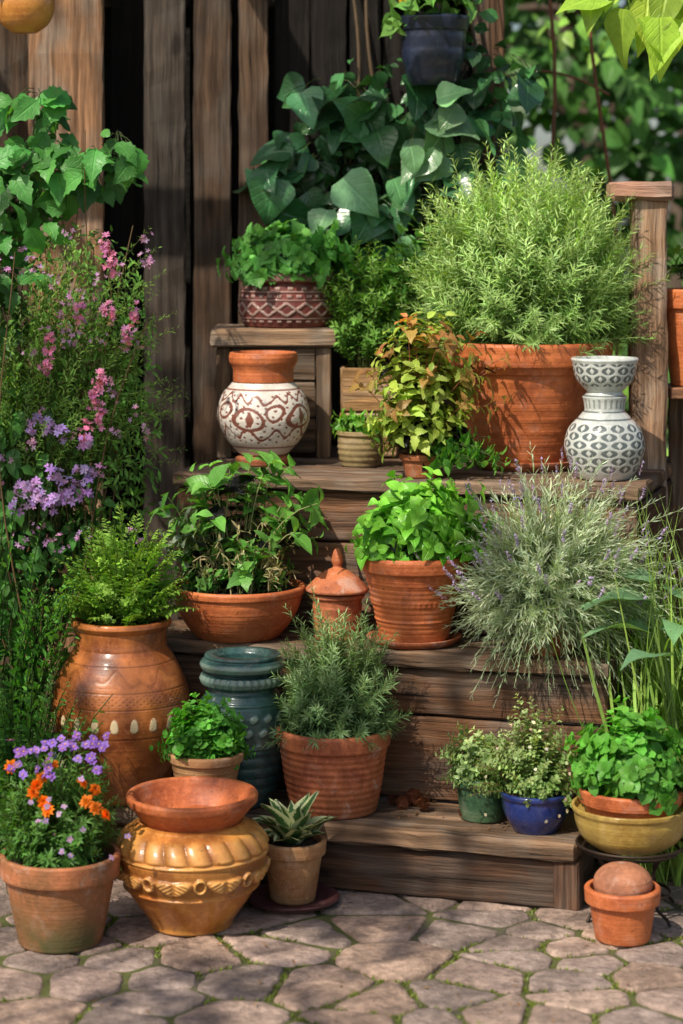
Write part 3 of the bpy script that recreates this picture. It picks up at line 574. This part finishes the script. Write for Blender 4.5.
# ================================================================ DECK
G=group('potted_rosemary_bush',(.48,5.72,Z3))
lathe('saucer',[(0,0),(.125,0),(.14,.014),(.143,.024),(.136,.025),(.12,.012),(0,.011)],M_tc,G)
lathe('large_terracotta_pot',[(0,.0135),(.118,.0135),(.124,.018),(.165,.14),(.192,.235),(.196,.25),(.203,.252),(.206,.262),(.211,.268),(.22,.272),(.226,.322),(.222,.33),(.208,.33),(.2,.3),(0,.295)],M_tcorange,G,128,.006,lambda T,Z:np.sin(Z*200)*.0006); soil(G,.2,.3)
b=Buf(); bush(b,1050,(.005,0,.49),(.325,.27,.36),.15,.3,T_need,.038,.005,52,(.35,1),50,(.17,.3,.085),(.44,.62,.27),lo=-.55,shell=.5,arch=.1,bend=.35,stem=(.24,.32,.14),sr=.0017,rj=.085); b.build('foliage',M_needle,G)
G=group('painted_white_vase',(.653,5.46,Z3))
def vp(T,Z):
    row=np.floor(Z/.02); u=(T*12/PI+row)%2-1; w=((Z/.02)%1)*2-1
    lf=np.clip((1-(np.abs(u)/.85)**1.7-np.abs(w)**1.8*1.0)*7,0,1); core=np.clip((.34-np.abs(u)-.35*np.abs(w))*10,0,1)
    return np.clip(lf-core,0,1)*(band(Z,.02,.14)+band(Z,.232,.288))+band(Z,.148,.152)+band(Z,.166,.17)+band(Z,.205,.209)+(np.sin(T*22)>.3)*band(Z,.176,.198)*.6
lathe('vase_body',[(0,0),(.062,0)]+catmull([(.068,.004),(.085,.03),(.098,.065),(.1,.09),(.09,.125),(.066,.152),(.052,.168)],6)+catmull([(.05,.172),(.052,.19),(.056,.204)],4)+[(.046,.212),(.044,.217)]+catmull([(.05,.222),(.07,.245),(.078,.27),(.082,.29)],5)+[(.085,.296),(.082,.301),(.074,.3),(.066,.27),(.04,.235),(0,.23)],M_vase,G,384,.002,lambda T,Z:vp(T,Z)*-.0008,lambda T,Z:(vp(T,Z)*.85,T*0))
G=group('painted_jar',(-.205,5.78,Z3))
def jp(T,Z):
    T=T+.05*np.sin(Z*60+T*5); u=(T*5/PI)%2-1; w=(Z-.13)/.05+.1*np.sin(T*3)
    a1=np.abs(np.sqrt(u**2*1.1+w**2)-.55)<.085; a2=np.abs(np.sqrt((np.abs(u)-1)**2*2.2+(w-.3)**2)-.4)<.08
    a3=(np.abs(u)<.07+.1*np.clip(.3-np.abs(w),0,1)*3)&(np.abs(w)<.4); a4=np.abs(w+.8-.25*np.cos(u*PI*2))<.08; a5=np.abs(w-1+.2*np.cos(u*PI*3))<.08
    a6=(np.sin(T*23+Z*160)*np.sin(Z*230-T*9)>.68)&(np.abs(w)<1.3)
    return (a1|a2|a3|a4|a5|a6).astype(float)*band(Z,.055,.2)+band(Z,.05,.054)+band(Z,.2,.204)
lathe('jar_foot',[(0,0),(.062,0),(.07,.004),(.074,.02),(.06,.028),(0,.028)],M_tc,G)
lathe('jar_body',[(0,.0285),(.058,.0285)]+catmull([(.065,.032),(.098,.07),(.119,.115),(.12,.145),(.108,.185),(.085,.213)],6)+[(.08,.218)],M_jarp,G,448,.0018,lambda T,Z:jp(T,Z)*-.0006,lambda T,Z:(jp(T,Z)*.95,T*0))
lathe('jar_neck',[(.078,.2185),(.08,.22),(.079,.25),(.084,.262),(.09,.27),(.091,.284),(.088,.296),(.079,.297),(.072,.28),(.07,.22),(.04,.2),(0,.19)],M_tcorange,G)
G=group('carved_pot_with_ivy_geranium',(-.148,6.06,Z3+.3515))
def cp(T,Z):
    a=(((T*16/PI)%2-1)); zz=(Z-.05)/.018; x1=(np.abs(np.abs(a)-np.abs(zz)*1.)<.24)*band(Z,.03,.07)
    b2=(((T*30/PI)%2-1)>0)*(band(Z,.082,.09)+band(Z,.014,.02)); b3=band(Z,.074,.077)+band(Z,.024,.027)+band(Z,.096,.1)
    c=(((T*22/PI)%2-1)>.2)*band(Z,.103,.112)
    return np.clip(x1+b2+b3+c,0,1)
lathe('carved_pot',[(0,0),(.115,0)]+catmull([(.12,.003),(.13,.03),(.133,.06),(.128,.1),(.122,.12)],5)+[(.13,.124),(.137,.128),(.138,.146),(.133,.15),(.122,.15),(.118,.13),(0,.13)],M_carve,G,384,.0022,lambda T,Z:.003*cp(T,Z),lambda T,Z:(cp(T,Z)*.7+band(Z,.125,.15)*.35,T*0)); soil(G,.118,.132)
b=Buf(); bush(b,130,(.02,-.02,.15),(.22,.14,.14),.1,.13,T_se,.056,.046,6,(.5,1),60,(.055,.2,.045),(.14,.38,.08),lo=-.15,shell=.5,bend=.8,sr=.002); b.build('foliage',M_leaf,G)
G=group('wooden_planter_with_herbs',(.075,5.99,Z3)); b=Buf()
for i in range(2):
    for (c,ax_,ln,t_) in (((0,-.07),XA,.15,YA),((0,.07),XA,.15,YA),((-.07,0),YA,.11,XA),((.07,0),YA,.11,XA)):
        plank(b,(c[0],c[1],.065+i*.122),ax_,ln,ZA,.118,t_,.016,(.42,.25,.11))
b.build('planter_boards',M_wood,G,False); soil(G,.062,.225)
b=Buf(); bush(b,260,(.03,0,.32),(.22,.13,.25),.06,.22,T_ln,.028,.007,30,(.3,1),50,(.1,.24,.045),(.22,.42,.09),lo=-.05,shell=.4)
bush(b,70,(.12,0,.4),(.16,.12,.24),.06,.22,T_ov,.05,.03,8,(.3,1),55,(.06,.17,.04),(.12,.3,.06),lo=-.05,shell=.4); b.build('foliage',M_leaf,G)
G=group('small_olive_pot_with_seedlings',(.05,5.75,Z3)); lathe('olive_pot',[(0,0),(.045,0)]+catmull([(.05,.003),(.058,.03),(.06,.06),(.058,.08)],4)+[(.062,.083),(.063,.092),(.058,.094),(.05,.09),(0,.08)],M_basket,G,96,.003,rmod=lambda T,Z:np.sin(Z*400)*.001); soil(G,.052,.084)
b=Buf(); bush(b,38,(-.005,0,.09),(.12,.07,.045),.04,.084,T_ov,.036,.022,6,(.4,1),58,(.1,.28,.045),(.2,.42,.07),lo=-.2,shell=.4); b.build('foliage',M_leaf,G)
G=group('bronze_leaf_shrub',(.2,5.485,Z3)); lathe('terracotta_pot',potprof(.04,.055,.06,.015,.004,soil=.01),M_tc,G); soil(G,.043,.05)
b=Buf(); bush(b,110,(.01,0,.17),(.16,.1,.26),.03,.05,T_se,.056,.028,9,(.35,1),60,(.22,.31,.055),(.34,.46,.09),lo=-.45,shell=.35,stem=(.24,.13,.06),sr=.0018,bend=.9)
bush(b,20,(.03,-.02,.22),(.19,.1,.23),.03,.05,T_se,.054,.028,5,(.7,1),60,(.26,.2,.06),(.42,.14,.06),lo=-.2,shell=.8,stem=(.24,.08,.05),sr=.0016,bend=.9)
bush(b,40,(.12,-.03,.02),(.12,.08,.1),.03,.04,T_ov,.044,.026,6,(.4,1),60,(.07,.22,.04),(.13,.34,.055),lo=0,shell=.5); b.build('foliage',M_leaf,G)

# ================================================================ CLIMBERS, WALL
G=group('climbing_philodendron'); b=Buf()
mass(b,[((.0,6.22,1.7),(.24,.06,.14),24),((.2,6.18,1.8),(.22,.08,.2),36),((-.02,6.22,1.88),(.14,.05,.1),9),((.36,6.16,1.64),(.16,.08,.2),26),((.12,6.2,1.52),(.2,.07,.12),20),((-.17,6.2,1.66),(.1,.05,.12),13),((.44,6.16,1.85),(.12,.08,.12),12),((.1,6.2,1.3),(.12,.06,.14),20)],T_heart,.104,.095,(.035,.12,.05),vj=.6,bend=.8,spread=1.3)
mass(b,[((.12,6.24,1.66),(.36,.05,.34),240),((.42,6.18,1.95),(.14,.06,.15),40)],T_ov,.05,.036,(.035,.115,.04),vj=.6,bend=.6,spread=1.2)
mass(b,[((.26,6.08,1.8),(.16,.05,.16),9),((.1,6.1,1.55),(.2,.05,.14),8)],T_heart,.12,.105,(.12,.27,.13),vj=.3,bend=.5)  # few paler leaves, blotches of light put into the leaf colour
for x0 in (.0,.12,.28,.4):
    z=np.linspace(.9,2.7,30); tubes(b,np.stack([x0+.05*np.sin(z*4+x0*20),6.27+.02*np.sin(z*9),z],1),.006,(.09,.06,.035),6)
b.build('vine_leaves',M_dark,G)
G=group('hanging_navy_pot',(.255,6.12,1.9)); lathe('navy_pot',[(0,0),(.06,0),(.066,.01)]+catmull([(.07,.02),(.085,.08),(.09,.15)],4)+[(.096,.155),(.1,.19),(.09,.195),(.085,.17),(0,.17)],M_navy,G,rmod=lambda T,Z:.002*np.abs(np.sin(Z*60))); soil(G,.085,.172)
b=Buf()
for k in range(3): a=k*2.09; tubes(b,np.array([[np.cos(a)*.095,np.sin(a)*.095,.17],[np.cos(a)*.04,np.sin(a)*.04,.5],[0,0,.82]]),.0025,(1,1,1),5)
b.build('hanger_wires',M_iron,G)
b=Buf(); bush(b,24,(0,0,.2),(.16,.13,.16),.05,.17,T_heart,.08,.055,5,(.5,1),60,(.1,.24,.05),lo=-.2,shell=.5); b.build('foliage',M_gloss,G)
b=Buf(); flowers(b,np.array([(-.09,-.11,.24)]),np.array([[0,-1,.2]]),.026,11,(.7,.5,.04),T_pt,.7,.5,3); b.build('yellow_flower',M_petal,G)
G=group('hanging_ochre_pot',(-.785,5.45,1.985)); lathe('ochre_pot',[(0,0)]+catmull([(.03,.003),(.058,.025),(.073,.06),(.072,.095),(.06,.12)],5)+[(.066,.125),(.067,.135),(.058,.136),(.052,.12),(0,.11)],M_och,G)
b=Buf()
for k in range(3): a=k*2.09+.4; tubes(b,np.array([[np.cos(a)*.062,np.sin(a)*.062,.13],[np.cos(a)*.03,np.sin(a)*.03,.4],[0,0,.74]]),.0022,(1,1,1),5)
b.build('hanger_wires',M_iron,G)
b=Buf(); bush(b,20,(0,0,.16),(.12,.12,.1),.04,.11,T_ov,.05,.03,6,(.4,1),60,(.06,.16,.04),lo=-.2,shell=.5); b.build('foliage',M_leaf,G)

G=group('flowering_climber',(-.78,5.55,0)); b=Buf()
n=34; S=[]
for i in range(n):
    a=np.array([random.uniform(-.25,.15),random.uniform(-.1,.15),0]); c=np.array([random.uniform(-.2,.32),random.uniform(-.1,.15),random.uniform(.9,1.75)])
    t_=np.linspace(0,1,14)[:,None]; S.append(a+(c-a)*t_+np.sin(t_*7+i)*.03*np.array([1,.5,0]))
tubes(b,np.array(S),np.linspace(1,.4,14)*.0035,(.14,.09,.05),5)
mass(b,[((-.08,0,1.62),(.17,.1,.2),95),((.1,0,1.64),(.18,.08,.1),38),((.02,.02,1.8),(.1,.06,.08),22),((.21,0,1.7),(.07,.05,.05),9)],T_se,.08,.05,(.05,.18,.04),vj=.5,bend=.7,spread=1.)
mass(b,[((-.12,0,1.35),(.14,.1,.2),130),((-.1,.0,.85),(.15,.1,.3),150),((-.05,.05,1.1),(.16,.08,.2),130),((.02,.12,.7),(.22,.06,.25),140)],T_se,.056,.036,(.045,.14,.035),vj=.5,bend=.7,spread=1.)
mass(b,[((.1,.03,1.2),(.22,.1,.34),2200),((.16,.02,.95),(.17,.1,.28),1400)],T_ln2,.024,.007,(.08,.2,.035),vj=.45,bend=.3,pet=0)
mass(b,[((-.02,0,.8),(.2,.12,.3),900),((-.05,.1,.5),(.22,.1,.3),600)],T_ov3,.036,.02,(.045,.14,.03),vj=.45,pet=0)
b.build('foliage',M_leaf,G)
b=Buf(); bush(b,240,(.13,-.05,1.15),(.28,.12,.4),.08,.75,T_ln2,.022,.0045,40,(.35,1),45,(.12,.25,.05),(.24,.4,.09),lo=-.5,shell=.5,off=(.02,.0),sr=.001); b.build('feathery_sprays',M_leaf,G)
b=Buf()
def cluster(c,r,n,size,col,k=5,op=.6,wr=.4):
    P=np.array(c)+nrm(rng.normal(size=(n,3)))*np.array(r)*rng.random((n,1))**.5; N=nrm(P-np.array(c))*.8+np.array([0,-.8,.4])+rng.normal(size=(n,3))*.3; flowers(b,P,N,size*(.7+.6*rng.random(n)),k,col,T_pt,op,wr,1,None,hj=.15)
for c in ((.2,-.12,1.46),(.21,-.12,1.42),(.2,-.1,1.3),(.25,-.12,1.24),(.18,-.12,1.13),(.17,-.12,1.08),(.19,-.12,1.04),(.06,-.12,1.22),(.05,-.12,1.17),(.13,-.12,1.3),(.27,-.1,1.29),(.15,-.12,1.0)): cluster(c,(.018,.016,.034),20,.01,(.6,.24,.5),6)
for i in range(15):
    c=(random.uniform(-.03,.17),-.14,random.uniform(.82,1.03)); cluster(c,(.026,.02,.028),11,.013,(.42,.28,.7),6,.35,.4)
for i in range(50): cluster((random.uniform(-.1,.3),-.11,random.uniform(.72,1.5)),(.025,.02,.025),5,.009,(.5,.28,.56),5)
b.build('flowers',M_petal,G)
G=group('shade_fern',(-.84,5.2,0)); b=Buf(); bush(b,150,(0,0,.42),(.3,.16,.45),.08,.0,T_ln2,.05,.014,44,(.12,1),68,(.06,.2,.04),(.11,.32,.06),lo=-.1,shell=.6,distich=True,arch=.25,stem=(.03,.06,.02),sr=.002)
b.build('fronds',M_leaf,G)
G=group('shade_fern',(-.72,4.98,0)); b=Buf(); bush(b,80,(0,0,.28),(.2,.12,.32),.05,.0,T_ln2,.04,.011,40,(.12,1),68,(.06,.18,.04),(.11,.29,.06),lo=-.1,shell=.6,distich=True,arch=.25,stem=(.03,.06,.02),sr=.002)
b.build('fronds',M_leaf,G)

G=group('ornamental_grass',(.8,5.16,0)); b=Buf(); n=460; az=rng.random(n)*6.28; r=rng.random(n)**.5*.14; P=np.stack([np.cos(az)*r,np.sin(az)*r,0*r],1)
D=np.stack([np.cos(az)*.33,np.sin(az)*.3,1+0*az],1)+rng.normal(size=(n,3))*.16; leaves(b,P,D,np.stack([np.cos(az),np.sin(az),0*az+.3],1)*-1,.5+.45*rng.random(n),.004+.007*rng.random(n),T_bl,-(.4+rng.random(n)*1.2),jit((.22,.36,.08),n,.5)); b.build('blades',M_leaf,G)
G=group('hosta_plant',(.8,5.02,0)); b=Buf(); n=30; az=rng.random(n)*6.28; D=np.stack([np.cos(az)*.6,np.sin(az)*.6,1.1+0*az],1)
A=np.zeros((n,3)); h=.28+.45*rng.random(n); E_=np.stack([np.cos(az)*.1,np.sin(az)*.1,h],1); tt=np.broadcast_to(np.linspace(0,1,6),(n,6)); S,_=bez(A,A+[0,0,.2],E_,tt); tubes(b,S,.003,(.12,.2,.06),5)
leaves(b,E_,np.stack([np.cos(az),np.sin(az),.4+0*az],1),np.tile([0,0,1.],(n,1))-.3*D,.16,.09,T_heart,.9,jit((.15,.3,.16),n,.4)); b.build('leaves',M_gloss,G)
G=group('potted_seedling',(.93,5.78,1.091)); lathe('terracotta_pot',potprof(.065,.1,.255,.05,.008),M_tcorange,G); soil(G,.088,.235)
b=Buf(); bush(b,9,(-.03,0,.3),(.1,.08,.12),.02,.235,T_ov,.05,.022,6,(.4,1),50,(.12,.26,.04),lo=.1,shell=.8); b.build('foliage',M_leaf,G)
G=group('overhanging_vine',(0,0,0)); b=Buf()
S=np.stack([np.linspace(1.5,.6,12),np.linspace(5.3,5.0,12),2.15-.1*np.sin(np.linspace(0,3,12))+np.linspace(.3,-.02,12)],1); tubes(b,S,np.linspace(.01,.003,12),(.12,.09,.04),6)
P=np.array([(.6,5,2.03),(.64,4.98,2.0),(.68,5,1.98),(.72,4.97,1.98),(.76,5,1.98),(.62,5.03,2.08),(.7,5.03,2.03),(.77,5.05,1.95),(.8,4.98,2.03),(.57,5,2.07),(.74,5.0,2.06),(.82,5,1.97),(.66,5.02,2.1),(.78,5.03,2.1)])
n=len(P); leaves(b,P,np.array([0,-.15,-1.])+rng.normal(size=(n,3))*.5,np.array([0,-1,.5])+rng.normal(size=(n,3))*.4,.11+.05*rng.random(n),.085,T_heart,.6,jit((.28,.45,.06),n,.4)); b.build('vine_leaves',M_leaf,G)
G=group('rusty_wire_trellis',(.62,6.9,0)); b=Buf()
for k in range(3): z=np.linspace(0,2.6,20); tubes(b,np.stack([(k-1)*.2+.05*np.sin(z*3+k*2),0*z,z],1),.006,(1,1,1),5)
for zz in (1.9,2.3): a=np.linspace(-.22,.22,9); tubes(b,np.stack([a,0*a+.01,zz+.1*np.cos(a*6)],1),.004,(1,1,1),5)
b.build('trellis_rods',M_rust,G)
# ================================================================ BACKGROUND GARDEN
G=group('garden_hedge'); b=Buf(); T_big=tmpl('ovate',3,.1)
bl=[]
for zz in np.arange(.2,3.7,.38):
    for xx in np.arange(-1.4,4.6,.5): bl.append(((xx+random.uniform(-.2,.2),random.uniform(9.2,10.4),zz+random.uniform(-.15,.15)),(.42,.35,.36),120))
mass(b,bl,T_big,.12,.08,(.05,.13,.03),vj=.65,pet=0,face=(0,-.5,.7))
bl=[]
for i in range(22): bl.append(((random.uniform(.4,3),random.uniform(7.9,8.9),random.uniform(.2,2.8)),(.24,.2,.24),70))
mass(b,bl,T_big,.07,.045,(.14,.27,.055),vj=.6,pet=0,face=(0,-.5,.7))  # paler clumps paint sun spots into the hedge
b.build('hedge_leaves',M_leaf,G)
def tree(name,loc,h,cr,nb,leafn,L,col,tr=.12,crn=None,seed=0,clr=.3,brr=.3):
    G=group(name,loc); b=Buf(); z=np.linspace(0,h,14); tp=np.stack([.12*np.sin(z*.9+seed),.1*np.sin(z*1.1+1+seed),z],1); tubes(b,tp,np.linspace(1,.4,14)*tr,(.12,.085,.06),12)
    lb=Buf(); c=np.array(crn if crn else (0,0,h)); bl=[]
    for i in range(nb):
        d=nrm(rng.normal(size=3)); E_=c+d*np.array(cr)*(.45+.55*rng.random()); s=tp[int(8+5*rng.random())]; mid=(s+E_)/2+np.array([0,0,.25]); t_=np.linspace(0,1,10)[:,None]
        tubes(b,((1-t_)**2*s+2*t_*(1-t_)*mid+t_*t_*E_),np.linspace(1,.15,10)*tr*brr,(.12,.085,.06),6); bl.append((E_,(clr,clr,clr*.6),leafn))
    b.build('trunk_and_limbs',M_bark,G); mass(lb,bl,T_big,L,L*.6,col,face=(0,0,1),vj=.4,pet=0,down=.3); lb.build('crown',M_leaf,G)
t=NT('bark'); o=t.objv(); n1=t.noise(t.scalev(o,(25,25,4)),1,5,.6); M_bark=t.done(t.principled(color=t.mix(n1,(.03,.02,.015),(.17,.12,.085)),rough=.9,normal=t.bump(n1,.9,.02)))
tree('added_dapple_tree',(-3.0,1.6,0),3.6,(1.75,1.65,.5),17,56,.1,(.06,.15,.03),.09,(1.3,1.2,4.2),clr=.25,brr=.12)  # unseen tree, added out of view to break the sun into dapples
for i,(x,y,h) in enumerate(((1.3,12.5,3.2),(3.6,13.5,3.8),(-1.5,13,3.5),(-4.5,12,3.6),(6.2,12,3.4),(2.4,15.5,4.2))): tree('garden_tree',(x,y,0),h,(1.7,1.5,1.5),30,90,.17,(.06,.15,.03),.14,seed=i)
G=group('fallen_leaves'); b=Buf(); n=130; P=np.stack([rng.uniform(-1,1,n),rng.uniform(4.15,4.95,n),np.full(n,.006)],1)
leaves(b,P,rng.normal(size=(n,3))*[1,1,.12],rng.normal(size=(n,3))*.25+[0,0,1],.006+.011*rng.random(n),.005,T_ov3,.5,jit((.22,.13,.05),n,.5)) 
n=80; P=np.stack([rng.uniform(-.3,.5,n),rng.uniform(4.97,5.2,n),np.full(n,Z1+.004)],1); P[:,1]-=.3*P[:,0]*.5
leaves(b,P,rng.normal(size=(n,3))*[1,1,.12],rng.normal(size=(n,3))*.25+[0,0,1],.006+.01*rng.random(n),.005,T_ov3,.5,jit((.2,.1,.04),n,.5)); b.build('litter',M_leaf,G)

# ================================================================ LIGHT + CAMERA
s=Vector((-.45,-.58,.85)).normalized(); el=math.asin(s.z)
L=bpy.data.lights.new('sun','SUN'); L.energy=5; L.angle=math.radians(.5); L.color=(1,.91,.78)
lo=bpy.data.objects.new('sun',L); lo.rotation_euler=s.to_track_quat('Z','Y').to_euler(); lo.location=(-4,-4,8); scene.collection.objects.link(lo)
w=bpy.data.worlds.new('World'); scene.world=w; w.use_nodes=True; nt=w.node_tree
sk=nt.nodes.new('ShaderNodeTexSky'); sk.sky_type='NISHITA'; sk.sun_disc=False; sk.sun_elevation=el; sk.sun_rotation=math.atan2(s.x,s.y); sk.dust_density=2.5
bg=nt.nodes['Background']; bg.inputs[1].default_value=.13; nt.links.new(sk.outputs[0],bg.inputs[0])
cam=bpy.data.cameras.new('camera'); co=bpy.data.objects.new('camera',cam); scene.collection.objects.link(co); co.location=(0,0,1.5); co.rotation_euler=(PI/2,0,0)
cam.sensor_fit='HORIZONTAL'; cam.sensor_width=24; cam.lens=2200/683*24; cam.shift_y=-282/683; cam.clip_end=200; cam.clip_start=.05
cam.dof.use_dof=True; cam.dof.focus_distance=5.2; cam.dof.aperture_fstop=2.8
scene.camera=co
scene.view_settings.view_transform='Standard'; scene.view_settings.look='None'; scene.view_settings.exposure=0
